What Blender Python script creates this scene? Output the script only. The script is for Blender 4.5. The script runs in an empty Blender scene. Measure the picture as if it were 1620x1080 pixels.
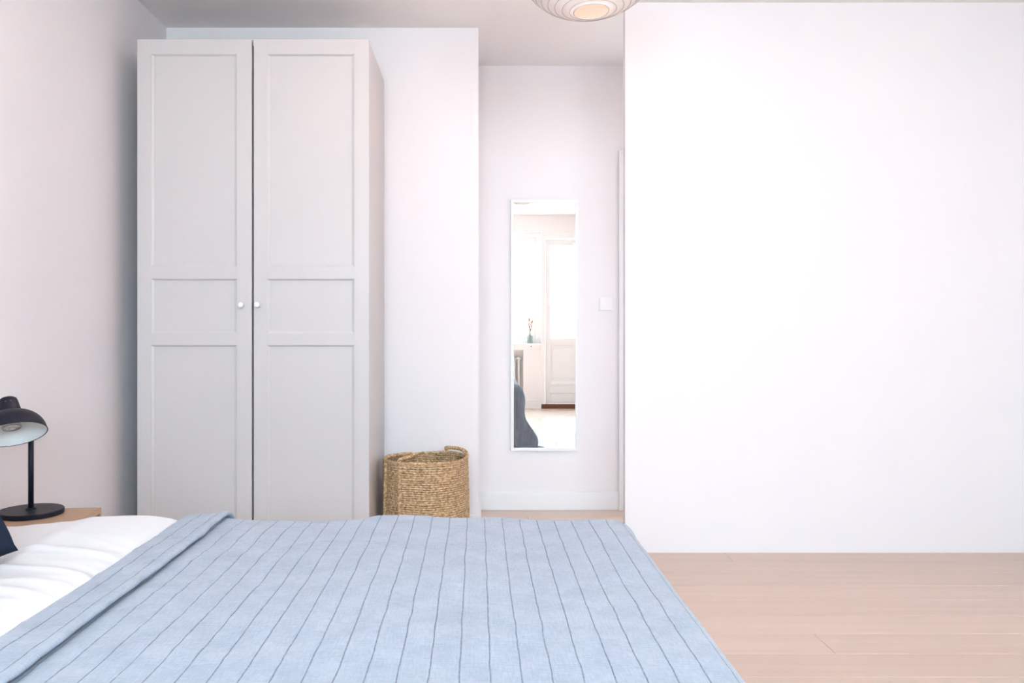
import bpy, bmesh, math, random
from mathutils import Vector, Matrix, noise
random.seed(7)
C = bpy.context.scene.collection
PI = math.pi

# ------------------------------------------------------------------ camera
H = 1.037
cam = bpy.data.cameras.new('camera'); cam_o = bpy.data.objects.new('camera', cam); C.objects.link(cam_o)
cam.sensor_width = 36; cam.lens = 1300 / 1620 * 36
cam.shift_x = 55 / 1620; cam.shift_y = -18 / 1620
cam.clip_start = 0.02
cam_o.location = (0, 0, H); cam_o.rotation_euler = (PI / 2, 0, 0)
bpy.context.scene.camera = cam_o

# ------------------------------------------------------------------ light
sc = bpy.context.scene
sc.view_settings.view_transform = 'Standard'; sc.view_settings.look = 'None'
sc.view_settings.gamma = 1; sc.view_settings.use_curve_mapping = False
sc.view_settings.exposure = 0.32
w = bpy.data.worlds.new('sky'); sc.world = w; w.use_nodes = True
bg = w.node_tree.nodes['Background']; wn = w.node_tree
tcw = wn.nodes.new('ShaderNodeTexCoord'); spw = wn.nodes.new('ShaderNodeSeparateXYZ'); rmp = wn.nodes.new('ShaderNodeValToRGB')
wn.links.new(tcw.outputs['Generated'], spw.inputs[0]); wn.links.new(spw.outputs[2], rmp.inputs[0]); wn.links.new(rmp.outputs[0], bg.inputs[0])
rmp.color_ramp.elements[0].position = 0.0; rmp.color_ramp.elements[0].color = (1.5, 1.36, 1.27, 1)      # sunlit ground and house fronts
rmp.color_ramp.elements[1].position = 0.08; rmp.color_ramp.elements[1].color = (0.76, 0.88, 1.0, 1)      # bright hazy sky
bg.inputs[1].default_value = 3.0

YA_ = 4.746
def area(name, loc, rot, sx, sy, power, col, spread=PI):
    l = bpy.data.lights.new(name, 'AREA'); l.shape = 'RECTANGLE'; l.size = sx; l.size_y = sy
    l.energy = power; l.color = col; l.spread = spread
    o = bpy.data.objects.new(name, l); o.location = loc; o.rotation_euler = rot; C.objects.link(o)
    return o
# daylight standing outside the window and the glazed balcony door
area('window_daylight', (-0.08, -2.15, 2.05), (PI / 2 - 0.42, 0, 0), 1.9, 1.5, 225, (0.60, 0.86, 1.0))
area('balcony_door_daylight', (1.27, -2.15, 2.05), (PI / 2 - 0.42, 0, 0), 0.85, 1.5, 98, (0.60, 0.86, 1.0))
area('alcove_fill', (1.295, YA_ + 0.45, 1.25), (-PI / 2, 0, 0), 0.8, 1.7, 15, (0.80, 0.92, 1.0))  # added fill behind the alcove door, brightens the alcove
s = bpy.data.lights.new('sun', 'SUN'); s.energy = 44; s.color = (1.0, 0.88, 0.81); s.angle = math.radians(2)
so = bpy.data.objects.new('sun', s); C.objects.link(so)
so.rotation_euler = Vector((-0.12, 1.0, -0.80)).to_track_quat('-Z', 'Y').to_euler()

# ------------------------------------------------------------------ materials
def mat(name, col, rough=0.6, metal=0.0, bump=None, var=None, spec=None, coat=0):
    m = bpy.data.materials.new(name); m.use_nodes = True
    nt = m.node_tree; b = nt.nodes['Principled BSDF']
    b.inputs['Base Color'].default_value = (*col, 1); b.inputs['Roughness'].default_value = rough
    b.inputs['Metallic'].default_value = metal
    if spec is not None: b.inputs['Specular IOR Level'].default_value = spec
    tc = nt.nodes.new('ShaderNodeTexCoord')
    if var:   # (scale vec, amount, second colour)
        mp = nt.nodes.new('ShaderNodeMapping'); mp.inputs['Scale'].default_value = var[0]
        nz = nt.nodes.new('ShaderNodeTexNoise'); nz.inputs['Scale'].default_value = 1; nz.inputs['Detail'].default_value = 6
        cr = nt.nodes.new('ShaderNodeValToRGB')
        cr.color_ramp.elements[0].position = 0.5 - var[1]; cr.color_ramp.elements[1].position = 0.5 + var[1]
        cr.color_ramp.elements[0].color = (*var[2], 1); cr.color_ramp.elements[1].color = (*col, 1)
        nt.links.new(tc.outputs['Object'], mp.inputs[0]); nt.links.new(mp.outputs[0], nz.inputs['Vector'])
        nt.links.new(nz.outputs[0], cr.inputs[0]); nt.links.new(cr.outputs[0], b.inputs['Base Color'])
    if bump:  # (scale, strength, distance)
        nz = nt.nodes.new('ShaderNodeTexNoise'); nz.inputs['Scale'].default_value = bump[0]; nz.inputs['Detail'].default_value = 5
        bp = nt.nodes.new('ShaderNodeBump'); bp.inputs['Strength'].default_value = bump[1]; bp.inputs['Distance'].default_value = bump[2]
        nt.links.new(tc.outputs['Object'], nz.inputs['Vector']); nt.links.new(nz.outputs[0], bp.inputs['Height'])
        nt.links.new(bp.outputs[0], b.inputs['Normal'])
    return m

M_wall = mat('white_wall_paint', (0.875, 0.83, 0.838), 0.75, bump=(60, 0.12, 0.002))
M_ceil = mat('ceiling_paint', (0.90, 0.855, 0.85), 0.85, bump=(40, 0.08, 0.002))
M_trim = mat('white_gloss_trim', (0.875, 0.86, 0.865), 0.35, bump=(15, 0.04, 0.001))
M_robe = mat('greige_lacquer', (0.625, 0.585, 0.575), 0.42, bump=(90, 0.05, 0.0005))
M_robe_in = mat('wardrobe_inside', (0.10, 0.08, 0.09), 0.7, var=((3, 3, 3), 0.2, (0.08, 0.07, 0.075)))
M_black = mat('dark_lamp_enamel', (0.008, 0.010, 0.020), 0.45, spec=0.22, bump=(250, 0.08, 0.0004))
M_lampin = mat('white_lamp_enamel', (0.85, 0.85, 0.84), 0.35, bump=(50, 0.02, 0.0003))
M_bulb = mat('bulb_glass', (0.80, 0.80, 0.78), 0.12, bump=(60, 0.05, 0.0003))
M_steel = mat('satin_steel', (0.62, 0.62, 0.62), 0.25, 1.0, bump=(80, 0.03, 0.0003))
M_knob = mat('pale_knob_metal', (0.93, 0.91, 0.86), 0.3, 0.0, bump=(80, 0.03, 0.0003))
M_oak = mat('oak_veneer', (0.52, 0.35, 0.23), 0.5, var=((4, 2.5, 60), 0.25, (0.43, 0.28, 0.175)), bump=(80, 0.08, 0.0005))
M_duvet = mat('white_cotton', (0.78, 0.785, 0.80), 0.9, bump=(35, 0.25, 0.004))
M_navy = mat('navy_velvet', (0.008, 0.018, 0.040), 0.9, spec=0.1, bump=(300, 0.3, 0.001), var=((60, 60, 60), 0.25, (0.012, 0.024, 0.048)))
M_paper = mat('rice_paper', (0.90, 0.86, 0.87), 0.9, bump=(80, 0.15, 0.001))
def translucent(m, k):
    nt = m.node_tree; b = nt.nodes['Principled BSDF']; out = nt.nodes['Material Output']
    t = nt.nodes.new('ShaderNodeBsdfTranslucent'); t.inputs[0].default_value = b.inputs['Base Color'].default_value
    mx = nt.nodes.new('ShaderNodeMixShader'); mx.inputs[0].default_value = k
    nt.links.new(b.outputs[0], mx.inputs[1]); nt.links.new(t.outputs[0], mx.inputs[2]); nt.links.new(mx.outputs[0], out.inputs[0])
translucent(M_paper, 0.2)
M_rib = mat('bamboo_rib', (0.56, 0.51, 0.50), 0.7, var=((30, 30, 30), 0.2, (0.50, 0.46, 0.45)))
M_cream = mat('cream_inner_paper', (0.93, 0.86, 0.77), 0.9, bump=(60, 0.1, 0.001))
translucent(M_cream, 0.45)
M_plastic = mat('white_switch_plastic', (0.90, 0.88, 0.885), 0.3, bump=(50, 0.02, 0.0003))
M_rad = mat('radiator_enamel', (0.80, 0.80, 0.80), 0.35, bump=(40, 0.03, 0.0005))
M_thresh = mat('brown_threshold_wood', (0.16, 0.06, 0.03), 0.5, var=((2, 30, 30), 0.2, (0.10, 0.04, 0.02)))
M_stem = mat('dried_stem', (0.35, 0.20, 0.07), 0.8, var=((40, 40, 40), 0.2, (0.16, 0.10, 0.04)))
M_balc = mat('balcony_concrete', (0.7, 0.7, 0.7), 0.9, bump=(30, 0.2, 0.003))

def wood_floor():
    m = mat('pale_pink_oak_floor', (0.67, 0.515, 0.42), 0.32, var=((1.2, 26, 26), 0.3, (0.60, 0.445, 0.355)), bump=(70, 0.05, 0.0006))
    nt = m.node_tree; b = nt.nodes['Principled BSDF']
    oi = nt.nodes.new('ShaderNodeObjectInfo'); hsv = nt.nodes.new('ShaderNodeHueSaturation')
    mr = nt.nodes.new('ShaderNodeMapRange'); mr.inputs['To Min'].default_value = 0.94; mr.inputs['To Max'].default_value = 1.05
    old = b.inputs['Base Color'].links[0].from_socket
    nt.links.new(oi.outputs['Random'], mr.inputs['Value']); nt.links.new(mr.outputs[0], hsv.inputs['Value'])
    nt.links.new(old, hsv.inputs['Color']); nt.links.new(hsv.outputs[0], b.inputs['Base Color'])
    return m
M_floor = wood_floor()

def mirror_mat():
    return mat('mirror_silver', (0.76, 0.79, 0.785), 0.0, 1.0)
M_mirror = mirror_mat()

def glass_mat(name, tint, gloss=0.08):
    m = bpy.data.materials.new(name); m.use_nodes = True; nt = m.node_tree; nt.nodes.clear()
    out = nt.nodes.new('ShaderNodeOutputMaterial'); mx = nt.nodes.new('ShaderNodeMixShader')
    t = nt.nodes.new('ShaderNodeBsdfTransparent'); g = nt.nodes.new('ShaderNodeBsdfGlossy')
    t.inputs[0].default_value = (*tint, 1); g.inputs['Roughness'].default_value = 0.02
    mx.inputs[0].default_value = gloss
    nt.links.new(t.outputs[0], mx.inputs[1]); nt.links.new(g.outputs[0], mx.inputs[2]); nt.links.new(mx.outputs[0], out.inputs[0])
    return m
M_glass = glass_mat('window_glass', (0.98, 0.99, 0.99))
M_vase = glass_mat('bottle_glass', (0.80, 0.86, 0.84), 0.15)

def rope_mat():
    m = mat('seagrass_rope', (0.82, 0.57, 0.34), 0.7, var=((85, 85, 110), 0.17, (0.30, 0.17, 0.075)), bump=(420, 0.4, 0.001))
    return m
M_rope = rope_mat()

M_gap_shade = mat('row_gap_shade', (0.16, 0.09, 0.04), 0.9, bump=(200, 0.3, 0.001))  # dark colour painting the shade between the rope rows
def blanket_mat():
    m = bpy.data.materials.new('blue_grey_linen'); m.use_nodes = True
    nt = m.node_tree; L = nt.links; b = nt.nodes['Principled BSDF']
    b.inputs['Roughness'].default_value = 0.9
    b.inputs['Sheen Weight'].default_value = 0.15
    N = nt.nodes.new
    uv = N('ShaderNodeUVMap'); uv.uv_map = 'cloth'
    sep = N('ShaderNodeSeparateXYZ'); L.new(uv.outputs[0], sep.inputs[0])
    def math_(op, a, b_=None, v=None):
        n = N('ShaderNodeMath'); n.operation = op
        L.new(a, n.inputs[0])
        if b_ is not None: L.new(b_, n.inputs[1])
        if v is not None: n.inputs[1].default_value = v
        return n.outputs[0]
    wob = N('ShaderNodeTexNoise'); wob.inputs['Scale'].default_value = 9; wob.inputs['Detail'].default_value = 3
    L.new(uv.outputs[0], wob.inputs['Vector'])
    wv = math_('MULTIPLY', math_('SUBTRACT', wob.outputs[0], v=0.5), v=0.007)
    x = math_('ADD', sep.outputs[0], wv)
    x = math_('ADD', x, v=0.025 + 0.0438 * 40 + 0.0219)
    fr = math_('FRACT', math_('DIVIDE', x, v=0.0438))
    d = math_('ABSOLUTE', math_('SUBTRACT', fr, v=0.5))           # 0 on the line
    mr = N('ShaderNodeMapRange'); mr.inputs['From Min'].default_value = 0.013; mr.inputs['From Max'].default_value = 0.032
    mr.inputs['To Min'].default_value = 1; mr.inputs['To Max'].default_value = 0.0
    L.new(d, mr.inputs['Value'])
    # broken thread
    br = N('ShaderNodeTexNoise'); br.inputs['Scale'].default_value = 120; L.new(uv.outputs[0], br.inputs['Vector'])
    mr2 = N('ShaderNodeMapRange'); mr2.inputs['From Min'].default_value = 0.3; mr2.inputs['From Max'].default_value = 0.6
    mr2.inputs['To Min'].default_value = 0.55; L.new(br.outputs[0], mr2.inputs['Value'])
    line = math_('MULTIPLY', mr.outputs[0], mr2.outputs[0])
    # linen slubs: two stretched noises
    def slub(scale, s):
        mp = N('ShaderNodeMapping'); mp.inputs['Scale'].default_value = scale
        nz = N('ShaderNodeTexNoise'); nz.inputs['Scale'].default_value = s; nz.inputs['Detail'].default_value = 4
        L.new(uv.outputs[0], mp.inputs[0]); L.new(mp.outputs[0], nz.inputs['Vector']); return nz.outputs[0]
    a = slub((1, 7, 1), 45); c = slub((7, 1, 1), 45); e = slub((1, 1, 1), 14)
    mixn = math_('ADD', math_('ADD', a, c), e)
    cr = N('ShaderNodeValToRGB'); cr.color_ramp.elements[0].position = 0.40; cr.color_ramp.elements[1].position = 0.60
    cr.color_ramp.elements[0].color = (0.285, 0.335, 0.415, 1); cr.color_ramp.elements[1].color = (0.375, 0.43, 0.51, 1)
    L.new(math_('DIVIDE', mixn, v=3.0), cr.inputs[0])
    mx = N('ShaderNodeMix'); mx.data_type = 'RGBA'; L.new(line, mx.inputs['Factor'])
    L.new(cr.outputs[0], mx.inputs['A']); mx.inputs['B'].default_value = (0.13, 0.155, 0.215, 1)
    L.new(mx.outputs['Result'], b.inputs['Base Color'])
    fine = slub((1, 1, 1), 260); cr2 = slub((1, 3, 1), 30)
    hgt = math_('SUBTRACT', math_('ADD', math_('MULTIPLY', fine, v=0.25), cr2), math_('MULTIPLY', line, v=0.6))
    bp = N('ShaderNodeBump'); bp.inputs['Strength'].default_value = 0.45; bp.inputs['Distance'].default_value = 0.004
    L.new(hgt, bp.inputs['Height']); L.new(bp.outputs[0], b.inputs['Normal'])
    return m
M_blanket = blanket_mat()

# ------------------------------------------------------------------ helpers
def link(name, bm, m, parent=None, smooth=False, mods=None):
    me = bpy.data.meshes.new(name); bm.normal_update(); bm.to_mesh(me); bm.free()
    me.materials.append(m)
    if smooth: me.polygons.foreach_set('use_smooth', [True] * len(me.polygons))
    o = bpy.data.objects.new(name, me); C.objects.link(o)
    if parent: o.parent = parent
    return o
def empty(name, loc=(0, 0, 0), rz=0):
    o = bpy.data.objects.new(name, None); o.location = loc; o.rotation_euler = (0, 0, rz); o.empty_display_size = 0.1
    C.objects.link(o); return o
def tag(o, label, cat, group=None, kind=None):
    o['label'] = label; o['category'] = cat
    if group: o['group'] = group
    if kind: o['kind'] = kind
    return o
def struct(o, label=None):
    o['kind'] = 'structure'
    if label: o['label'] = label
    return o
def add_box(bm, x0, x1, y0, y1, z0, z1, bev=0, seg=2):
    r = bmesh.ops.create_cube(bm, size=1)
    vs = r['verts']
    for v in vs:
        v.co = Vector(((x0 + x1) / 2 + v.co.x * (x1 - x0), (y0 + y1) / 2 + v.co.y * (y1 - y0), (z0 + z1) / 2 + v.co.z * (z1 - z0)))
    if bev:
        es = list({e for v in vs for e in v.link_edges})
        bmesh.ops.bevel(bm, geom=es, offset=bev, segments=seg, affect='EDGES', profile=0.6)
def box(name, m, dims, parent=None, bev=0.002, seg=2):
    bm = bmesh.new(); add_box(bm, *dims, bev=bev, seg=seg)
    return link(name, bm, m, parent)
def boxes(name, m, lst, parent=None, bev=0.0, seg=2):
    bm = bmesh.new()
    for d in lst: add_box(bm, *d, bev=bev, seg=seg)
    return link(name, bm, m, parent)
def lathe_bm(prof, n=48, bm=None, mtx=None, close=False):
    bm = bm or bmesh.new(); rings = []
    for r, z in prof:
        if r < 1e-6: rings.append([bm.verts.new((0, 0, z))])
        else: rings.append([bm.verts.new((r * math.cos(2 * PI * i / n), r * math.sin(2 * PI * i / n), z)) for i in range(n)])
    for a, b in zip(rings, rings[1:]):
        for i in range(n):
            j = (i + 1) % n
            if len(a) == 1 and len(b) == 1: continue
            if len(a) == 1: bm.faces.new((a[0], b[j], b[i]))
            elif len(b) == 1: bm.faces.new((a[i], a[j], b[0]))
            else: bm.faces.new((a[i], a[j], b[j], b[i]))
    if mtx is not None:
        for ring in rings:
            for v in ring: v.co = mtx @ v.co
    bmesh.ops.recalc_face_normals(bm, faces=bm.faces)
    return bm
def tube_bm(pts, r, n=10, bm=None, twist=None, closed=False, caps=True):
    """tube through pts; twist=(strands, pitch, depth, phase) gives a rope"""
    bm = bm or bmesh.new(); pts = [Vector(p) for p in pts]; K = len(pts); rings = []
    dist = 0; up = Vector((0, 0, 1)); last = None
    for i, p in enumerate(pts):
        a = pts[(i - 1) % K] if (closed or i > 0) else p
        b = pts[(i + 1) % K] if (closed or i < K - 1) else p
        t = (b - a).normalized()
        if last is None:
            u = up if abs(t.dot(up)) < 0.9 else Vector((1, 0, 0))
        else: u = last
        u = (u - t * u.dot(t)).normalized(); last = u; v = t.cross(u)
        if i: dist += (p - pts[i - 1]).length
        rr = r(i / (K - 1)) if callable(r) else r
        ring = []
        for k in range(n):
            th = 2 * PI * k / n; q = rr
            if twist:
                q = rr * (1 - twist[2] + twist[2] * abs(math.cos(0.5 * twist[0] * (th - 2 * PI * dist / twist[1] / twist[0] * 1.0 + twist[3]))))
            ring.append(bm.verts.new(p + u * math.cos(th) * q + v * math.sin(th) * q))
        rings.append(ring)
    pairs = list(zip(rings, rings[1:])) + ([(rings[-1], rings[0])] if closed else [])
    for a, b in pairs:
        for k in range(n):
            bm.faces.new((a[k], a[(k + 1) % n], b[(k + 1) % n], b[k]))
    if caps and not closed:
        bm.faces.new(rings[0][::-1]); bm.faces.new(rings[-1])
    return bm

def px(x, d): return (x - 755) / 1300 * d
# ------------------------------------------------------------------ room constants
XL, XR = -1.57, 2.70
YB, YA, YF = 4.15, 4.746, -1.41       # main back wall, alcove wall, window wall
ZC = 2.563
XP = 0.006                            # corner of the projecting wall
T = 0.12

# floor and its planks
floor = struct(boxes('floor', M_thresh, [(XL - T, XR + T, YF - 0.2, YA + T, -0.12, -0.02)]))
PW = 0.176; rows = int(math.ceil((YA - YF + 0.02) / PW))
meshes = {}
def plank_mesh(L):
    if L not in meshes:
        bm = bmesh.new(); add_box(bm, -L / 2, L / 2, -PW / 2 + 0.0008, PW / 2 - 0.0008, -0.022, 0.0, bev=0.0012, seg=1)
        me = bpy.data.meshes.new('plank'); bm.to_mesh(me); bm.free(); me.materials.append(M_floor); meshes[L] = me
    return meshes[L]
for r_ in range(rows):
    y = YA - 0.001 - PW * (r_ + 0.5)
    if y - PW / 2 < YF - 0.16: break
    cut = [-0.62, 0.28, -1.02, 0.72, -0.2, 1.15][r_ % 6]
    for a, b in ((XL, cut), (cut, XR)):
        L_ = round(b - a - 0.0016, 4)
        o = bpy.data.objects.new('plank', plank_mesh(L_)); o.parent = floor
        o.location = ((a + b) / 2, y, 0); C.objects.link(o)

struct(boxes('ceiling', M_ceil, [(XL - T, XR + T, YF - 0.25, YA + T, ZC, ZC + 0.1)]))
struct(boxes('wall_left', M_wall, [(XL - T, XL, YF - 0.25, YA + T, -0.1, ZC)]))
struct(boxes('wall_right', M_wall, [(XR, XR + T, YF - 0.25, YA + T, -0.1, ZC)]))
DX0, DX1, DZ = 0.885, 1.705, 2.03     # door opening in the alcove wall
struct(boxes('wall_back', M_wall, [(XL - 0.01, XP, YB, YA + T, -0.1, ZC), (XP, DX0, YA, YA + T, -0.1, ZC),
       (DX1, XR + 0.01, YA, YA + T, -0.1, ZC), (DX0, DX1, YA, YA + T, DZ, ZC)]))
struct(boxes('wall_added', M_wall, [(px(989, 3.83), XR + 0.01, 3.83, 3.88, -0.1, ZC)]))  # invented partition, standing in for a flat blank white area
# window wall behind the camera, with a radiator niche
WX0, WX1 = -0.95, 0.785
BX0, BX1 = 0.855, 1.68
NX0, NX1 = -0.62, 0.61
struct(boxes('wall_front', M_wall, [(XL - 0.01, WX0, YF - 0.22, YF, -0.1, ZC), (WX0, BX1, YF - 0.22, YF, 2.34, ZC),
       (BX1, XR + 0.01, YF - 0.22, YF, -0.1, ZC), (WX0, NX0, YF - 0.22, YF, -0.1, 0.84), (NX1, BX0 - 0.008, YF - 0.22, YF, -0.1, 0.84),
       (NX0, NX1, YF - 0.22, YF - 0.15, -0.1, 0.84), (NX0, NX1, YF - 0.15, YF, 0.775, 0.84)]))

# baseboards
def baseboard(name, dims_list):
    lst = []
    for (x0, x1, y0, y1) in dims_list:
        lst.append((x0, x1, y0, y1, 0, 0.106))
    return struct(boxes(name, M_trim, lst, bev=0.003))
baseboard('baseboard_back', [(XL + 0.014, XP + 0.014, YB - 0.014, YB), (XP, XP + 0.014, YB - 0.0, YA - 0.014), (XP, 0.8155, YA - 0.014, YA)])
baseboard('baseboard_left', [(XL, XL + 0.014, YF, YB - 0.014)])
baseboard('baseboard_right', [(XR - 0.014, XR, YF, YA)])
baseboard('baseboard_front', [(XL + 0.014, NX0, YF, YF + 0.014), (NX1, BX0 - 0.01, YF, YF + 0.016)])

# door in the alcove
def architrave(name, x0, x1, ztop, wd, y, parent=None):
    # stepped moulding: outer bead, flat face, inner bead
    L = []
    for (a, b, pr) in ((0, 0.012, 0.024), (0.012, 0.05, 0.017), (0.05, wd, 0.012)):
        L.append((x0 - wd + a, x0 - wd + b, y - pr, y, 0, ztop + wd - a))
        L.append((x1 + wd - b, x1 + wd - a, y - pr, y, 0, ztop + wd - a))
        L.append((x0 - wd + b, x1 + wd - b, y - pr, y, ztop + wd - b, ztop + wd - a))
    return boxes(name, M_trim, L, parent, bev=0.0015, seg=1)
d1 = empty('door_1', (0, 0, 0)); struct(d1)
architrave('architrave', DX0, DX1, DZ - 0.03, 0.07, YA, d1)
yl = YA + 0.012
boxes('leaf_frame', M_trim, [(DX0 + 0.004, DX0 + 0.105, yl, yl + 0.04, 0.008, DZ - 0.006), (DX1 - 0.105, DX1 - 0.004, yl, yl + 0.04, 0.008, DZ - 0.006),
      (DX0 + 0.105, DX1 - 0.105, yl, yl + 0.04, DZ - 0.12, DZ - 0.006), (DX0 + 0.105, DX1 - 0.105, yl, yl + 0.04, 0.008, 0.30)], d1, bev=0.002)
boxes('pane', M_glass, [(DX0 + 0.103, DX1 - 0.103, yl + 0.017, yl + 0.023, 0.298, DZ - 0.118)], d1)  # leaf glazed so the added fill shines into the alcove
h = bmesh.new()
lathe_bm([(0, 0), (0.026, 0), (0.026, 0.006), (0.009, 0.008), (0.009, 0.045), (0, 0.045)], 24, h, Matrix.Translation((1.655, yl, 1.02)) @ Matrix.Rotation(PI / 2, 4, 'X'))
tube_bm([(1.655, yl - 0.042, 1.02), (1.60, yl - 0.045, 1.02), (1.54, yl - 0.042, 1.018)], 0.009, 12, h)
link('handle', h, M_steel, d1, True)
boxes('threshold', M_trim, [(DX0, DX1, YA - 0.01, YA + 0.06, 0, 0.008)], d1)

# ------------------------------------------------------------------ window wall fittings
w1 = empty('window_1'); struct(w1)
FY = YF - 0.11
def frame_ring(x0, x1, z0, z1, wd, y0, y1):
    return [(x0, x0 + wd, y0, y1, z0, z1), (x1 - wd, x1, y0, y1, z0, z1), (x0 + wd, x1 - wd, y0, y1, z1 - wd, z1), (x0 + wd, x1 - wd, y0, y1, z0, z0 + wd)]
boxes('window_frame', M_trim, frame_ring(WX0, WX1 + 0.07, 0.861, 2.34, 0.07, FY - 0.05, FY + 0.05), w1, bev=0.003)
xm = (WX0 + WX1) / 2
boxes('mullion', M_trim, [(xm - 0.04, xm + 0.04, FY - 0.05, FY + 0.05, 0.931, 2.27)], w1, bev=0.003)
for (a, b) in ((WX0 + 0.07, xm - 0.04), (xm + 0.04, WX1)):
    s_ = boxes('sash', M_trim, frame_ring(a, b, 0.931, 2.27, 0.045, FY - 0.025, FY + 0.025), w1, bev=0.003)
    boxes('pane', M_glass, [(a + 0.045, b - 0.045, FY - 0.003, FY + 0.003, 0.976, 2.225)], s_)
boxes('window_sill', M_trim, [(WX0 - 0.02, BX0 - 0.008, FY + 0.05, YF + 0.03, 0.84, 0.861)], w1, bev=0.004)
boxes('apron', M_trim, [(NX0 - 0.05, 0.825, YF, YF + 0.018, 0.775, 0.84)], w1, bev=0.002)
ring = bmesh.new(); add_box(ring, 0.705, 0.72, YF + 0.018, YF + 0.024, 0.812, 0.83, bev=0.002)
link('sill_catch', ring, M_steel, w1)

d2 = empty('door_2'); struct(d2)
boxes('door_frame', M_trim, [(BX0 - 0.008, BX0 + 0.045, FY - 0.05, YF + 0.004, 0.03, 2.34), (BX1 - 0.045, BX1, FY - 0.05, YF + 0.004, 0.03, 2.34), (BX0 + 0.045, BX1 - 0.045, FY - 0.05, YF + 0.004, 2.25, 2.34)], d2, bev=0.003)
bx0, bx1 = BX0 + 0.05, BX1 - 0.05
boxes('stile_frame', M_trim, [(bx0, bx0 + 0.07, FY + 0.03, FY + 0.075, 0.062, 2.245), (bx1 - 0.09, bx1, FY + 0.03, FY + 0.075, 0.062, 2.245),
      (bx0 + 0.07, bx1 - 0.09, FY + 0.03, FY + 0.075, 2.16, 2.245), (bx0 + 0.07, bx1 - 0.09, FY + 0.03, FY + 0.075, 0.83, 0.93),
      (bx0 + 0.07, bx1 - 0.09, FY + 0.03, FY + 0.075, 0.062, 0.36)], d2, bev=0.003)
boxes('lower_panel', M_trim, [(bx0 + 0.068, bx1 - 0.088, FY + 0.035, FY + 0.058, 0.355, 0.835), (bx0 + 0.10, bx1 - 0.12, FY + 0.055, FY + 0.066, 0.40, 0.79)], d2, bev=0.004)
boxes('kick_rail', M_trim, [(bx0 + 0.06, bx1 - 0.06, FY + 0.075, FY + 0.088, 0.20, 0.30), (bx0 + 0.06, bx1 - 0.06, FY + 0.075, FY + 0.095, 0.30, 0.315)], d2, bev=0.003)
boxes('pane', M_glass, [(bx0 + 0.07, bx1 - 0.09, FY + 0.048, FY + 0.054, 0.93, 2.16)], d2)
boxes('threshold', M_thresh, [(BX0 - 0.006, BX1, YF - 0.20, YF + 0.012, 0.0, 0.058)], d2, bev=0.004)
# radiator in the niche
rad = empty('radiator', (0, YF - 0.075, 0))
tag(rad, 'white column radiator in niche below the window sill, seen in the mirror', 'radiator')
nsec = 18
base = None
for i in range(nsec):
    x = NX1 - 0.055 - i * 0.062
    if base is None:
        bm = bmesh.new()
        for dy in (-0.035, 0.035):
            tube_bm([(0, dy, 0.20), (0, dy, 0.66)], 0.013, 10, bm)
        tube_bm([(0, -0.04, 0.20), (0, 0.04, 0.20)], 0.022, 12, bm); tube_bm([(0, -0.04, 0.66), (0, 0.04, 0.66)], 0.022, 12, bm)
        tube_bm([(-0.031, 0, 0.20), (0.031, 0, 0.20)], 0.018, 12, bm); tube_bm([(-0.031, 0, 0.66), (0.031, 0, 0.66)], 0.018, 12, bm)
        base = link('radiator_column', bm, M_rad, rad, True); base.location = (x, 0, 0)
    else:
        o = base.copy(); o.location = (x, 0, 0); C.objects.link(o)
for x in (NX1 - 0.055, NX1 - 0.055 - 17 * 0.062):
    boxes('foot', M_rad, [(x - 0.015, x + 0.015, -0.04, 0.04, 0.0, 0.19)], rad, bev=0.004)
bm = bmesh.new(); tube_bm([(NX1 - 0.024, 0, 0.20), (NX1 - 0.004, 0, 0.20), (NX1 - 0.004, 0, 0.001)], 0.009, 10, bm)
link('valve_pipe', bm, M_steel, rad, True)
# bottle with dried twigs on the sill
vx, vy = 0.70, YF - 0.02
v = empty('vase', (vx, vy, 0.861)); tag(v, 'narrow clear glass bottle vase on the window sill seen in mirror', 'vase')
bm = lathe_bm([(0, 0.0), (0.032, 0.0), (0.036, 0.01), (0.036, 0.09), (0.030, 0.115), (0.014, 0.135), (0.013, 0.165), (0.016, 0.17), (0.010, 0.168), (0.010, 0.135), (0.026, 0.11), (0.031, 0.09), (0.031, 0.012), (0, 0.01)], 32)
link('bottle', bm, M_vase, v, True)
tw = empty('dried_twigs', (vx, vy, 0.861)); tag(tw, 'dried brown and yellow twigs standing in the glass bottle on sill', 'dried flowers')
for k in range(7):
    a = k * 2.4; sp = 0.012 + 0.018 * random.random(); hh = 0.30 + 0.14 * random.random()
    p = [(0.004 * math.cos(a), 0.004 * math.sin(a), 0.02), (0.006 * math.cos(a), 0.006 * math.sin(a), 0.16), (sp * math.cos(a), sp * math.sin(a), hh * 0.75), (sp * 1.8 * math.cos(a), sp * 1.8 * math.sin(a), hh)]
    bm = tube_bm(p, 0.0022, 6)
    for q in range(9):
        z = hh * (0.55 + 0.05 * q); f = sp * (0.8 + 0.1 * q)
        bmesh.ops.create_icosphere(bm, subdivisions=1, radius=0.006 + 0.003 * random.random(), matrix=Matrix.Translation((f * math.cos(a) + random.uniform(-.008, .008), f * math.sin(a) + random.uniform(-.008, .008), z)))
    link('twig', bm, M_stem, tw, True)
# balcony outside
struct(boxes('trim_1', M_balc, [(0.2, XR + 0.3, YF - 1.6, YF - 0.22, -0.2, -0.02)], bev=0.0), 'pale balcony slab outside the glazed door')

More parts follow.
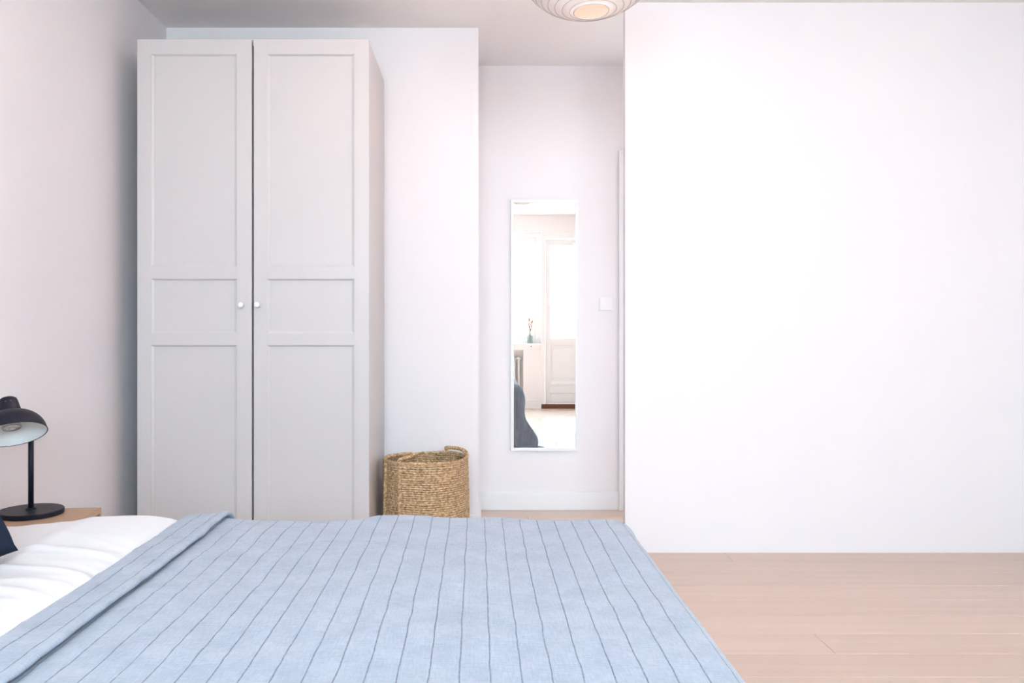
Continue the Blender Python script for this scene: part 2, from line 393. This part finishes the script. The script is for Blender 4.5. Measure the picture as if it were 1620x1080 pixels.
# ------------------------------------------------------------------ wardrobe
WF = 3.55; wl, wr = px(217, WF), px(584, WF); wt = H + 460 / 1300 * WF
wd_ = empty('wardrobe', (0, 0, 0)); tag(wd_, 'tall greige two-door wardrobe with framed panels against the back wall', 'wardrobe')
sides = [(wl + 0.001, wl + 0.019, WF + 0.022, YB - 0.016, 0, wt - 0.003), (wr - 0.019, wr - 0.001, WF + 0.022, YB - 0.016, 0, wt - 0.003)]
boxes('side_panel', M_robe, sides[:1], wd_, bev=0.0015); boxes('side_panel', M_robe, sides[1:], wd_, bev=0.0015)
boxes('top_panel', M_robe, [(wl + 0.019, wr - 0.019, WF + 0.022, YB - 0.016, wt - 0.021, wt - 0.003)], wd_, bev=0.001)
boxes('inner_carcass', M_robe_in, [(wl + 0.019, wr - 0.019, YB - 0.026, YB - 0.016, 0.07, wt - 0.021), (wl + 0.019, wr - 0.019, WF + 0.05, YB - 0.026, 0.055, 0.073),
      (wl + 0.019, wr - 0.019, WF + 0.05, YB - 0.026, 1.0, 1.018), (px(399.5, WF) - 0.009, px(399.5, WF) + 0.009, WF + 0.028, YB - 0.026, 0.073, wt - 0.021)], wd_)
boxes('plinth', M_robe, [(wl + 0.019, wr - 0.019, WF + 0.05, WF + 0.066, 0, 0.055)], wd_, bev=0.001)
def zy(y, d=WF): return H - (y - 522) / 1300 * d
def robe_door(x0, x1, kx):
    dr = empty('door'); dr.parent = wd_
    z0, z1 = 0.055, wt
    ix0, ix1 = x0 + 0.0615, x1 - 0.0655 if kx > (x0 + x1) / 2 else x1 - 0.0655
    if kx < (x0 + x1) / 2: ix0 = x0 + 0.0595
    mz = [(zy(421.5), zy(86)), (zy(527), zy(441.5)), (0.15, zy(546.5))]
    F0 = WF
    bars = [(x0, ix0, F0, F0 + 0.02, z0, z1), (ix1, x1, F0, F0 + 0.02, z0, z1), (ix0, ix1, F0, F0 + 0.02, mz[0][1], z1),
            (ix0, ix1, F0, F0 + 0.02, mz[1][1], mz[0][0]), (ix0, ix1, F0, F0 + 0.02, mz[2][1], mz[1][0]), (ix0, ix1, F0, F0 + 0.02, z0, mz[2][0])]
    for b in bars[:2]: boxes('stile', M_robe, [b], dr, bev=0.0022)
    for b in bars[2:]: boxes('rail', M_robe, [(b[0] - 0.001, b[1] + 0.001) + b[2:]], dr, bev=0.0022)
    for (a, b) in mz:
        boxes('panel', M_robe, [(ix0 - 0.003, ix1 + 0.003, F0 + 0.010, F0 + 0.016, a - 0.003, b + 0.003)], dr)
        # moulding inside each opening: sloping fillet
        bm = bmesh.new(); e = 0.010
        outer = [(ix0, a), (ix1, a), (ix1, b), (ix0, b)]; inner = [(ix0 + e, a + e), (ix1 - e, a + e), (ix1 - e, b - 0.004), (ix0 + e, b - 0.004)]
        A = [bm.verts.new((x, F0 + 0.0035, z)) for x, z in outer]; B = [bm.verts.new((x, F0 + 0.0075, z)) for x, z in inner]
        D = [bm.verts.new((x, F0 + 0.0105, z)) for x, z in inner]; E = [bm.verts.new((x, F0 + 0.0105, z)) for x, z in outer]
        for P, Q in ((A, B), (B, D), (D, E), (E, A)):
            for i in range(4): bm.faces.new((P[i], P[(i + 1) % 4], Q[(i + 1) % 4], Q[i]))
        bmesh.ops.recalc_face_normals(bm, faces=bm.faces)
        link('moulding', bm, M_robe, dr)
    bm = lathe_bm([(0, 0), (0.0065, 0), (0.006, 0.010), (0.0075, 0.013), (0.0118, 0.017), (0.0125, 0.022), (0.0108, 0.0265), (0.005, 0.028), (0, 0.028)], 32)
    k = link('knob', bm, M_knob, dr, True); k.rotation_euler = (PI / 2, 0, 0); k.location = (kx, F0, zy(482.5))
robe_door(wl, px(398.2, WF), px(383, WF)); robe_door(px(401.2, WF), wr, px(408.5, WF))

# ------------------------------------------------------------------ wall mirror
YM = YA
def pa(x): return px(x, YA - 0.02)
def za(y): return zy(y, YA - 0.02)
mr_ = empty('wall_mirror'); tag(mr_, 'tall narrow white-framed mirror hanging on the alcove wall', 'mirror')
mx0, mx1, mz0, mz1 = pa(808), pa(914), za(713.5), za(315.5); fw = 0.0175
for d in ((mx0, mx0 + fw, mz0, mz1), (mx1 - fw * 0.75, mx1, mz0, mz1)):
    boxes('frame_side', M_trim, [(d[0], d[1], YA - 0.022, YA - 0.001, d[2], d[3])], mr_, bev=0.002)
for d in ((mz0, mz0 + fw), (mz1 - fw, mz1)):
    boxes('frame_rail', M_trim, [(mx0 + fw - 0.001, mx1 - fw * 0.75 + 0.001, YA - 0.022, YA - 0.001, d[0], d[1])], mr_, bev=0.002)
bm = bmesh.new(); add_box(bm, mx0 + fw - 0.002, mx1 - fw * 0.75 + 0.002, YA - 0.012, YA - 0.004, mz0 + fw - 0.002, mz1 - fw + 0.002)
link('mirror_glass', bm, M_mirror, mr_)

# light switch
sw = empty('light_switch'); tag(sw, 'small square white rocker light switch between mirror and door', 'light switch')
sx0, sx1, sz0, sz1 = px(948.5, YA), px(968, YA), zy(490.5, YA), zy(470.5, YA)
boxes('cover_plate', M_plastic, [(sx0, sx1, YA - 0.009, YA, sz0, sz1)], sw, bev=0.003)
boxes('rocker', M_plastic, [(sx0 + 0.011, sx1 - 0.011, YA - 0.0135, YA - 0.008, sz0 + 0.013, sz1 - 0.011)], sw, bev=0.002)

# ------------------------------------------------------------------ bed
ZM = 0.50
BY0, BY1 = 0.66, 2.10; BXH, BXF = -1.55, 0.345
bed = empty('bed', ((BXH + BXF) / 2, (BY0 + BY1) / 2, 0)); tag(bed, 'low double bed under a white duvet and blue-grey blanket', 'bed')
bed.location = (0, 0, 0)
boxes('bed_base', M_duvet, [(BXH, BXF - 0.01, BY0 + 0.01, BY1 - 0.01, 0.12, 0.30)], bed, bev=0.01)
boxes('mattress', M_duvet, [(BXH, BXF, BY0, BY1, 0.30, ZM)], bed, bev=0.045, seg=4)
for x in (BXH + 0.1, BXF - 0.1):
    for y in (BY0 + 0.1, BY1 - 0.1):
        lathe = lathe_bm([(0, 0), (0.022, 0), (0.028, 0.12), (0, 0.12)], 20); l = link('leg', lathe, M_oak, bed, True); l.location = (x, y, 0)

def interp(tab, x):
    if x <= tab[0][0]: return tab[0][1]
    for (a, b), (c, d) in zip(tab, tab[1:]):
        if x <= c:
            t = (x - a) / (c - a); t = t * t * (3 - 2 * t); return b + (d - b) * t
    return tab[-1][1]
DC = 2.06
def ptab(l): return [(px(a, DC), H - (b - 522) / 1300 * DC) for a, b in l]
dtab = ptab([(-150, 830), (20, 834), (60, 831), (105, 828), (150, 821), (230, 818), (285, 822), (350, 836)])
btab = ptab([(285, 825), (345, 823), (400, 825), (500, 827), (560, 824.5), (600, 819), (645, 817.5), (700, 820), (740, 821), (800, 822), (860, 825.5), (900, 827), (935, 824.5), (960, 825), (978, 828), (995, 833)])
def nz(x, y, z=0.0): return noise.noise(Vector((x, y, z)))

def cloth(name, m, s0, s1, t0, t1, ns, nt_, zf, bx1, by0, by1, foot=True, thick=0.004, parent=None, zmin=0.006, flare=0.10, skip=None):
    """cloth laid on the bed: (s,t) are distances on the cloth; beyond the edges it rolls over and hangs"""
    bm = bmesh.new(); uvl = bm.loops.layers.uv.new('cloth'); G = []; ST = {}
    R = 0.05
    def roll(o):   # overhang length -> (outward, drop)
        if o <= 0: return 0, 0
        q = R * PI / 2
        if o < q: a = o / R; return R * math.sin(a), R * (1 - math.cos(a))
        return R + (o - q) * flare, R + (o - q) * (1 - flare * flare * 0.5)
    for i in range(ns + 1):
        row = []
        s_ = s0 + (s1 - s0) * i / ns
        for j in range(nt_ + 1):
            t_ = t0 + (t1 - t0) * j / nt_
            ox = max(0, s_ - (bx1 - R)) if foot else 0
            oy = (t_ - (by1 - R)) if t_ > by1 - R else ((by0 + R) - t_ if t_ < by0 + R else 0)
            sy = 1 if t_ > (by0 + by1) / 2 else -1
            o = math.hypot(ox, oy)
            cx = min(s_, bx1 - R) if foot else s_
            cy = min(max(t_, by0 + R), by1 - R)
            zt = zf(cx, cy)
            if o > 0:
                # corner folds hang from whichever side is longer, pleated in between
                out, dr = roll(o if min(ox, oy) < 1e-6 else max(ox, oy) + 0.28 * min(ox, oy))
                dxn, dyn = ox / o, oy / o
                ple = 1 + 0.35 * math.sin(ox * 16 + oy * 3) * min(1, dr / 0.2) + 0.3 * nz(s_ * 5, t_ * 5, 3) * min(1, dr / 0.1)
                corner = min(ox, oy) * 0.32
                X = cx + dxn * (out * ple + corner); Y = cy + sy * dyn * (out * ple + corner); Z = zt - dr
                if Z < zmin:
                    ex = zmin - Z; X += dxn * ex * 0.8; Y += sy * dyn * ex * 0.8; Z = zmin + 0.006 * abs(nz(s_ * 30, t_ * 30))
            else: X, Y, Z = cx, cy, zt
            vtx = bm.verts.new((X, Y, Z)); ST[vtx] = (s_, t_); row.append(vtx)
        G.append(row)
    for i in range(ns):
        for j in range(nt_):
            f = bm.faces.new((G[i][j], G[i + 1][j], G[i + 1][j + 1], G[i][j + 1]))
            for lp in f.loops: lp[uvl].uv = ST[lp.vert]
    o = link(name, bm, m, parent, True)
    sm = o.modifiers.new('thickness', 'SOLIDIFY'); sm.thickness = thick; sm.offset = -1
    return o

def wrinkle(x, y):
    # long soft creases fanning out from the blanket edge towards the head
    u = (x * 0.35 + y * 1.0); v_ = (x - y * 0.25)
    a = 1 - abs(nz(u * 7.5, v_ * 1.6, 2.0)) * 2.6
    b = 1 - abs(nz(u * 15 + 4, v_ * 3.2, 5.0)) * 2.6
    return max(0, a) ** 1.6 * 0.0055 + max(0, b) ** 1.6 * 0.0022
def zduvet(x, y):
    z = interp(dtab, x)
    k = min(1, max(0, (-0.66 - x) / 0.12)); k = k * k * (3 - 2 * k)     # flattens under the blanket
    fy = min(1, max(0, (2.05 - y) / 0.25))
    zz = z + (wrinkle(x, y) - 0.003) * fy + 0.012 * nz(x * 2.3, y * 2.1, 1)
    zu = 0.515
    return zu + (zz - zu) * k
duv = cloth('duvet', M_duvet, -1.54, 0.30, 0.50, 2.32, 240, 260, zduvet, 0.36, 0.645, 2.115, foot=False, thick=0.012, flare=0.03)
tag(duv, 'creased white duvet covering the head half of the bed', 'duvet')
for v_ in duv.data.vertices: pass

def zblank(x, y):
    z = interp(btab, x) - 0.0015
    t = min(1, max(0, (DC - y) / 0.9))
    base = z * (1 - t) + (0.549 + 0.004 * nz(x * 1.7, y * 1.3, 8)) * t
    cr = max(0, 1 - abs(nz(x * 5 + y * 2, y * 9, 4)) * 4) ** 2 * 0.0018
    ridge = 0.0013 * math.exp(-(((x + 0.025) / 0.0438 + 0.5) % 1 - 0.5) ** 2 / 0.004)
    # low under the turned-back band, so the band can lie on top
    return max(base + cr + 0.003 * nz(x * 6, y * 6, 6) - ridge, 0.535)
XA, XB_ = -0.742, -0.632
bl = cloth('blanket', M_blanket, -0.735, 0.345 + 0.60, 0.40, 2.115 + 0.54, 420, 300, zblank, 0.395, 0.625, 2.135, thick=0.004, flare=0.11)
tag(bl, 'blue-grey linen blanket with thin dark lines spread over the bed', 'blanket')
# turned-back band of the same blanket
def band():
    bm = bmesh.new(); uvl = bm.loops.layers.uv.new('cloth')
    # cross-section from the fold (A) over the top to the hemmed free edge (B)
    def sect(wob, hw):
        xa, xb = XA + wob * 0.4, XB_ + wob
        pts = [(xa + 0.012, 0.002), (xa + 0.002, 0.002), (xa - 0.002, 0.006), (xa + 0.004, 0.0105), (xa + 0.018, 0.0125)]
        n = 12
        for i in range(1, n): 
            f = i / n; pts.append((xa + 0.018 + (xb - 0.024 - xa - 0.018) * f, 0.0125 + 0.001 * math.sin(f * 9)))
        h_ = 0.0195 * hw
        pts += [(xb - 0.020, 0.014), (xb - 0.013, h_ - 0.002), (xb - 0.006, h_), (xb + 0.000, h_ - 0.003), (xb + 0.003, 0.0125), (xb + 0.001, 0.0085), (xb - 0.006, 0.0075), (xb - 0.02, 0.0085)]
        return pts
    rows = []; n = 420; R = 0.05; by0, by1 = 0.625, 2.135
    for j in range(n + 1):
        t_ = 0.42 + (2.36 - 0.42) * j / n
        wob = 0.009 * nz(1.5, t_ * 3.2, 0) + 0.004 * nz(7, t_ * 14, 0)
        oy = (t_ - (by1 - R)) if t_ > by1 - R else ((by0 + R) - t_ if t_ < by0 + R else 0)
        sy = 1 if t_ > 1.3 else -1; cy = min(max(t_, by0 + R), by1 - R)
        q = R * PI / 2
        if oy <= 0: ny, nzv, out, dr = 0, 1, 0, 0
        elif oy < q: a = oy / R; ny, nzv, out, dr = math.sin(a), math.cos(a), R * math.sin(a), R * (1 - math.cos(a))
        else: ny, nzv, out, dr = 1, 0.11, R + (oy - q) * 0.11, R + (oy - q)
        row = []
        for k, (x, hgt) in enumerate(sect(wob, 1 + 0.18 * nz(3, t_ * 9, 2))):
            zb = zblank(max(x, -0.735), cy); hh = hgt + 0.0015 * nz(x * 30, t_ * 22, 3) * (1 if 3 < k < 17 else 0)
            row.append((bm.verts.new((x, cy + sy * (out + ny * hh), zb - dr + nzv * hh)), (x + 0.02, t_)))
        rows.append(row)
    for a, b in zip(rows, rows[1:]):
        for k in range(len(a) - 1):
            f = bm.faces.new((a[k][0], a[k + 1][0], b[k + 1][0], b[k][0]))
            for lp in f.loops:
                for w_ in (a[k], a[k + 1], b[k], b[k + 1]):
                    if w_[0] is lp.vert: lp[uvl].uv = w_[1]
    bmesh.ops.recalc_face_normals(bm, faces=bm.faces)
    return link('folded_hem', bm, M_blanket, bl, True)
bh = band()

# navy cushion leaning towards the head and a white pillow behind it
def cushion(name, m, w_, h_, t_, n=36, seam=True):
    bm = bmesh.new()
    for sgn in (1, -1):
        G = []
        for i in range(n + 1):
            row = []
            for j in range(n + 1):
                u = i / n * 2 - 1; v2 = j / n * 2 - 1
                e = (1 - abs(u) ** 2.6) * (1 - abs(v2) ** 2.6)
                pin = 1 - 0.055 * (1 - abs(u * v2)) * (abs(u) ** 4 + abs(v2) ** 4)
                zz = sgn * t_ / 2 * max(0, e) ** 0.52 + 0.006 * nz(u * 3, v2 * 3, sgn) * e
                row.append(bm.verts.new((u * w_ / 2 * pin, v2 * h_ / 2 * pin, zz)))
            G.append(row)
        for i in range(n):
            for j in range(n):
                f = (G[i][j], G[i + 1][j], G[i + 1][j + 1], G[i][j + 1])
                bm.faces.new(f if sgn > 0 else f[::-1])
    bmesh.ops.remove_doubles(bm, verts=bm.verts, dist=0.0004)
    return link(name, bm, m, None, True)
cu = cushion('cushion', M_navy, 0.46, 0.46, 0.15)
cu.matrix_world = Matrix.Translation((-1.098, 1.50, 0.762)) @ Matrix.Rotation(math.radians(55), 4, 'Y')
tag(cu, 'dark navy cushion on the white duvet at the head end', 'cushion')
pi_ = cushion('pillow', M_duvet, 0.46, 0.62, 0.17)
pi_.matrix_world = Matrix.Translation((-1.345, 1.42, 0.790)) @ Matrix.Rotation(math.radians(62), 4, 'Y')
tag(pi_, 'white pillow behind the navy cushion against the left wall', 'pillow')

# ------------------------------------------------------------------ nightstand and lamp
NZ = 0.455
ns = empty('nightstand', (px(160.5, 2.70), 2.70, 0), math.radians(5.5))
tag(ns, 'light oak open-front nightstand beside the bed in the left corner', 'nightstand')
# local: origin at top back right corner; x to the wall is negative, y towards the bed is negative
boxes('top', M_oak, [(-0.30, 0, -0.44, 0, NZ - 0.018, NZ)], ns, bev=0.001)
boxes('side_panel', M_oak, [(-0.30, 0, -0.015, 0, 0.0, NZ - 0.018)], ns, bev=0.001)
boxes('side_panel', M_oak, [(-0.30, 0, -0.44, -0.425, 0.0, NZ - 0.018)], ns, bev=0.001)
boxes('back_panel', M_oak, [(-0.30, -0.292, -0.425, -0.015, 0.0, NZ - 0.018)], ns)
boxes('shelf', M_oak, [(-0.292, -0.002, -0.425, -0.015, 0.22, 0.235)], ns, bev=0.001)
boxes('bottom', M_oak, [(-0.292, -0.002, -0.425, -0.015, 0.05, 0.065)], ns, bev=0.001)

LX, LY = px(49, 2.595), 2.595
lp = empty('table_lamp', (LX, LY, NZ)); tag(lp, 'black metal table lamp with dome shade on the oak nightstand', 'lamp')
bm = lathe_bm([(0, 0), (0.090, 0), (0.095, 0.002), (0.0955, 0.014), (0.093, 0.0165), (0.018, 0.017), (0.012, 0.022), (0, 0.022)], 64)
link('base', bm, M_black, lp)
top_z = 0.275   # pole top, hidden behind the shade
bm = tube_bm([(0, 0, 0.012), (0, 0, top_z)], 0.0083, 20); link('pole', bm, M_black, lp, True)
# shade: local frame with opening along -z
Lp = Vector((LX, LY, NZ))
sh_c = Vector((px(20, 2.47), 2.47, H - (687 - 522) / 1300 * 2.47))     # centre of the rim
tocam = (Vector((0, 0, H)) - sh_c); hz = Vector((tocam.x, tocam.y, 0)).normalized()
side = Vector((-hz.y, hz.x, 0)); side = side if side.x > 0 else -side
n_open = (hz * math.cos(math.radians(62)) + Vector((0, 0, -1)) * math.sin(math.radians(62)) + side * 0.11).normalized()
q = (-n_open).to_track_quat('Z', 'Y'); SM = q.to_matrix().to_4x4(); SM.translation = sh_c - Lp
sh = empty('shade'); sh.parent = lp; sh.matrix_local = SM
R0 = 0.094
outer = [(R0, 0)] + [(R0 * math.cos(a) ** 0.9 if a < PI / 2 - .01 else 0.0, 0.074 * math.sin(a)) for a in [i * PI / 2 / 14 for i in range(1, 13)]]
outer = [p for p in outer if p[0] > 0.034]
outer += [(0.0335, 0.0725)]
inner_ = [(r - 0.0015, z - 0.0012) for r, z in outer if z > 0.001]
bm = lathe_bm(outer + [(0.0335, 0.0712)], 72); link('shade_shell', bm, M_black, sh, True)
bm = lathe_bm([(R0 - 0.0002, 0.0)] + [(R0 - 0.0022, 0.0005)] + inner_ + [(0.0, 0.0705)], 72); link('shade_lining', bm, M_lampin, sh, True)
bm = lathe_bm([(R0 + 0.0012, 0.0015), (R0 + 0.0015, -0.0006), (R0 - 0.001, -0.0012), (R0 - 0.0012, 0.0005)], 72); link('rim', bm, M_black, sh, True)
bm = lathe_bm([(0.0335, 0.070), (0.032, 0.078), (0.0265, 0.108), (0.0245, 0.1145), (0.020, 0.118), (0, 0.119)], 48); link('shade_cap', bm, M_black, sh, True)
bm = bmesh.new()
for a in (-0.2, 0.25):
    d = q.inverted() @ (hz * math.cos(a) + side * math.sin(a)); d.z = 0; d.normalize()
    bmesh.ops.create_uvsphere(bm, u_segments=10, v_segments=8, radius=0.0028, matrix=Matrix.Translation(Vector((d.x * 0.0278, d.y * 0.0278, 0.099))))
link('vent_hole', bm, M_robe_in, sh, True)
bm = lathe_bm([(0, 0.070), (0.016, 0.070), (0.017, 0.050), (0.024, 0.034), (0.0255, 0.026), (0.0245, 0.022), (0, 0.020)], 40); link('bulb', bm, M_bulb, sh, True)
bm = lathe_bm([(0.0265, 0.030), (0.0275, 0.024), (0.0250, 0.0205), (0.0245, 0.024)], 40); link('bulb_ring', bm, M_steel, sh, True)
bm = lathe_bm([(0.012, 0.0215), (0.0135, 0.0185), (0.0085, 0.0180), (0.0085, 0.0215)], 30); link('bulb_lens', bm, M_steel, sh, True)
# arm from pole top to the shade cap
capw = SM @ Vector((0, 0, 0.088))
bm = tube_bm([(0, 0, top_z - 0.01), (0, 0, top_z + 0.006), tuple(Vector((0, 0, top_z)).lerp(capw, 0.5) + Vector((0, 0.010, 0.004))), tuple(capw)], 0.0075, 14)
link('arm', bm, M_black, lp, True)

# ------------------------------------------------------------------ seagrass basket
BD = 3.87; br = 0.199; bh_ = H - 200.5 / 1300 * BD
bk = empty('basket', (px(673, BD), BD, 0)); tag(bk, 'round woven seagrass basket with rope handles beside the wardrobe', 'basket')
def brad(z): 
    f = z / bh_; return br * (0.975 + 0.03 * math.sin(PI * min(1, f * 1.05)) ) - 0.003
def rope_ring(bm, R_, z, rr, phase, seg=300, n=7, dev=0.0):
    pts = []
    for i in range(seg):
        a = 2 * PI * i / seg
        q_ = R_ + dev * nz(math.cos(a) * 2, math.sin(a) * 2, z * 6)
        pts.append((q_ * math.cos(a), q_ * math.sin(a), z + 0.0022 * nz(math.cos(a) * 3, math.sin(a) * 3, z * 25) + rimtilt(a) * (z / bh_) ** 3))
    # bmesh tube closed; strand pitch chosen to close
    circ = 2 * PI * R_; k = round(circ / 0.026); pitch = circ / k
    rings = []
    for i, p in enumerate(pts):
        a = 2 * PI * i / seg; rad_ = Vector((math.cos(a), math.sin(a), 0)); ring = []
        for m_ in range(n):
            th = 2 * PI * m_ / n
            q_ = rr * (0.50 + 0.62 * abs(math.cos(th + PI * k * i / seg + phase)))
            ring.append(bm.verts.new(Vector(p) + rad_ * math.cos(th) * q_ + Vector((0, 0, math.sin(th) * q_))))
        rings.append(ring)
    for i in range(seg):
        A, B = rings[i], rings[(i + 1) % seg]
        for m_ in range(n): bm.faces.new((A[m_], B[m_], B[(m_ + 1) % n], A[(m_ + 1) % n]))
def rimtilt(a): return 0.006 * math.cos(a + 0.6) + 0.004 * math.sin(2 * a)
bm = bmesh.new(); nrow = 44; z = 0.006
for i in range(nrow):
    z = 0.006 + (bh_ - 0.012) * i / (nrow - 1)
    rope_ring(bm, brad(z), z, 0.0060 if i < nrow - 1 else 0.0078, random.random() * 6, dev=0.006)
body = link('woven_body', bm, M_rope, bk, True)
bm = lathe_bm([(0, 0.004), (br * 0.965, 0.004), (br * 0.965, 0.012), (0, 0.012)], 48); link('woven_bottom', bm, M_rope, bk)
bm = lathe_bm([(br * 0.955, 0.008), (br * 0.985, bh_ * 0.5), (br * 0.955, bh_ - 0.012), (br * 0.945, bh_ - 0.012), (br * 0.972, bh_ * 0.5), (br * 0.945, 0.008)], 64); link('gap_shade_liner', bm, M_gap_shade, bk, True)  # dark liner added behind the ropes to deepen the row gaps
def braid(name, pts, r=0.0092, sub=8):
    # smooth the path
    P = [Vector(p) for p in pts]; out = []
    for i in range(len(P) - 1):
        p0 = P[max(0, i - 1)]; p1 = P[i]; p2 = P[i + 1]; p3 = P[min(len(P) - 1, i + 2)]
        m_ = max(2, int((p2 - p1).length / 0.0022))
        for k in range(m_):
            t = k / m_
            out.append(0.5 * ((2 * p1) + (-p0 + p2) * t + (2 * p0 - 5 * p1 + 4 * p2 - p3) * t * t + (-p0 + 3 * p1 - 3 * p2 + p3) * t ** 3))
    out.append(P[-1])
    b_ = bmesh.new()
    # three strands wound round each other
    for st in range(3):
        path = []; last = Vector((0, 0, 1)); dist = 0
        for i, p in enumerate(out):
            t = (out[min(i + 1, len(out) - 1)] - out[max(i - 1, 0)]).normalized()
            if abs(t.dot(last)) > 0.95: last = Vector((1, 0.3, 0))
            u = (last - t * last.dot(t)).normalized(); last = u; vv = t.cross(u)
            if i: dist += (p - out[i - 1]).length
            th = 2 * PI * (dist / 0.040 + st / 3)
            path.append(p + (u * math.cos(th) + vv * math.sin(th)) * r * 0.48)
        tube_bm(path, r * 0.56, 7, b_)
    return link(name, b_, M_rope, bk, True)
def on_body(a, z, off=0.006): 
    q_ = brad(z) + off; return (q_ * math.cos(a), q_ * math.sin(a), z)
# front-left handle: two braids up the side, loop folded in over the rim
aL, aR = math.radians(208), math.radians(238)
col = lambda a: [on_body(a, z_) for z_ in (0.02, 0.10, 0.20, 0.30, 0.38)]
top = bh_ + 0.008
mid = (aL + aR) / 2
hl = col(aL) + [on_body(aL, bh_ - 0.02, 0.007), (br * math.cos(aL) * 0.98, br * math.sin(aL) * 0.98, top + 0.004),
      (0.86 * br * math.cos(mid - .22) , 0.80 * br * math.sin(mid - .22), top + 0.010), (0.50 * br * math.cos(mid), 0.30 * br * math.sin(mid), top + 0.012),
      (0.42 * br * math.cos(mid + .25), 0.55 * br * math.sin(mid + .25), top + 0.012), (br * math.cos(aR) * 0.98, br * math.sin(aR) * 0.98, top + 0.004), on_body(aR, bh_ - 0.02, 0.007)] + col(aR)[::-1]
braid('handle', hl)
a1, a2 = math.radians(62), math.radians(12)
hr = [on_body(a1, 0.02), on_body(a1, 0.2), on_body(a1, bh_ - 0.03), (0.99 * br * math.cos(a1), br * math.sin(a1), top), (0.98 * br * math.cos(a1) + 0.002, br * math.sin(a1) * 0.96, top + 0.012),
      (0.82 * br * math.cos(0.65) + 0.01, br * math.sin(0.65), top + 0.017), (0.98 * br * math.cos(a2 + .25), br * math.sin(a2 + .25), top + 0.012), (1.0 * br * math.cos(a2), br * math.sin(a2), top), on_body(a2, bh_ - 0.03), on_body(a2, 0.2), on_body(a2, 0.02)]
braid('handle', hr)

# ------------------------------------------------------------------ paper pendant
PD = 2.70; pxx = px(932, PD); pbot = H + 0.384 * PD; pa_, pb_ = 0.232, 0.172; pcz = pbot + pb_
pl = empty('pendant_lamp', (pxx, PD, pcz)); pl.rotation_euler = (math.radians(-3), math.radians(-2), 0)
tag(pl, 'white rice paper globe pendant lamp hanging from the ceiling', 'lamp')
ao = math.asin(0.0575 / pa_)     # opening half-width
nr = 30; prof = []
for i in range(nr * 4 + 1):
    a = ao + (PI - 2 * ao) * i / (nr * 4)
    sag = 1 - 0.008 * abs(math.sin(i / 4 * PI))
    prof.append((pa_ * math.sin(a) * sag, -pb_ * math.cos(a) * sag))
bm = lathe_bm(prof, 96); o = link('paper_shade', bm, M_paper, pl, True)
# spiral rib
pts = []
turns = 23
for i in range(turns * 72 + 1):
    f = i / (turns * 72); a = ao + (PI - 2 * ao) * f; th = i * 2 * PI / 72
    pts.append((pa_ * math.sin(a) * 1.002 * math.cos(th), pa_ * math.sin(a) * 1.002 * math.sin(th), -pb_ * math.cos(a) * 1.002))
bm = tube_bm(pts, 0.0009, 6); link('spiral_rib', bm, M_rib, pl, True)
bm = tube_bm([(0.0575 * math.cos(2 * PI * i / 48), 0.0575 * math.sin(2 * PI * i / 48), -pb_ * math.cos(ao)) for i in range(48)], 0.0016, 6, closed=True); link('opening_ring', bm, M_rib, pl, True)
prof2 = [(r * 0.985, z * 0.985) for r, z in prof[3:]]
bm = lathe_bm(prof2, 64); link('inner_lining', bm, M_cream, pl, True)
ip = []
for i in range(9 * 48 + 1):
    f = i / (9 * 48); a = PI - ao - (PI - 2 * ao) * 0.55 * (1 - f); th = i * 2 * PI / 48
    ip.append((pa_ * math.sin(a) * 0.975 * math.cos(th), pa_ * math.sin(a) * 0.975 * math.sin(th), -pb_ * math.cos(a) * 0.975))
link('inner_rib', tube_bm(ip, 0.0016, 6), M_rib, pl, True)
bm = tube_bm([(0, 0, pb_ - 0.07), (0, 0, ZC - pcz - 0.026)], 0.003, 8); link('cord', bm, M_plastic, pl, True)
bm = lathe_bm([(0, 0.0), (0.02, 0), (0.045, 0.018), (0.048, 0.03), (0, 0.03)], 32); o = link('ceiling_rose', bm, M_plastic, pl, True); o.location = (0, 0, ZC - pcz - 0.03)
bm = lathe_bm([(0, -0.10), (0.022, -0.095), (0.03, -0.07), (0.022, -0.04), (0.013, -0.01), (0.013, 0.03), (0, 0.03)], 24); o = link('bulb', bm, M_bulb, pl, True); o.location = (0, 0, pb_ - 0.085)

l = bpy.data.lights.new('added_uplight', 'SPOT'); l.energy = 240; l.color = (1.0, 0.68, 0.62); l.shadow_soft_size = 0.03  # added uplight above the shade, warms ceiling and upper walls
l.spot_size = math.radians(165); l.spot_blend = 0.3
lo = bpy.data.objects.new('added_uplight', l); lo.location = (0, 0, pb_ * 0.97 + 0.012); lo.rotation_euler = (PI, 0, 0); lo.parent = pl; C.objects.link(lo)
l2 = bpy.data.lights.new('pendant_fill', 'POINT'); l2.energy = 0.8; l2.color = (1.0, 0.90, 0.88); l2.shadow_soft_size = 0.03  # faint added fill inside the shade, brightens the paper
lo2 = bpy.data.objects.new('pendant_fill', l2); lo2.location = (0, 0, -0.03); lo2.parent = pl; C.objects.link(lo2)
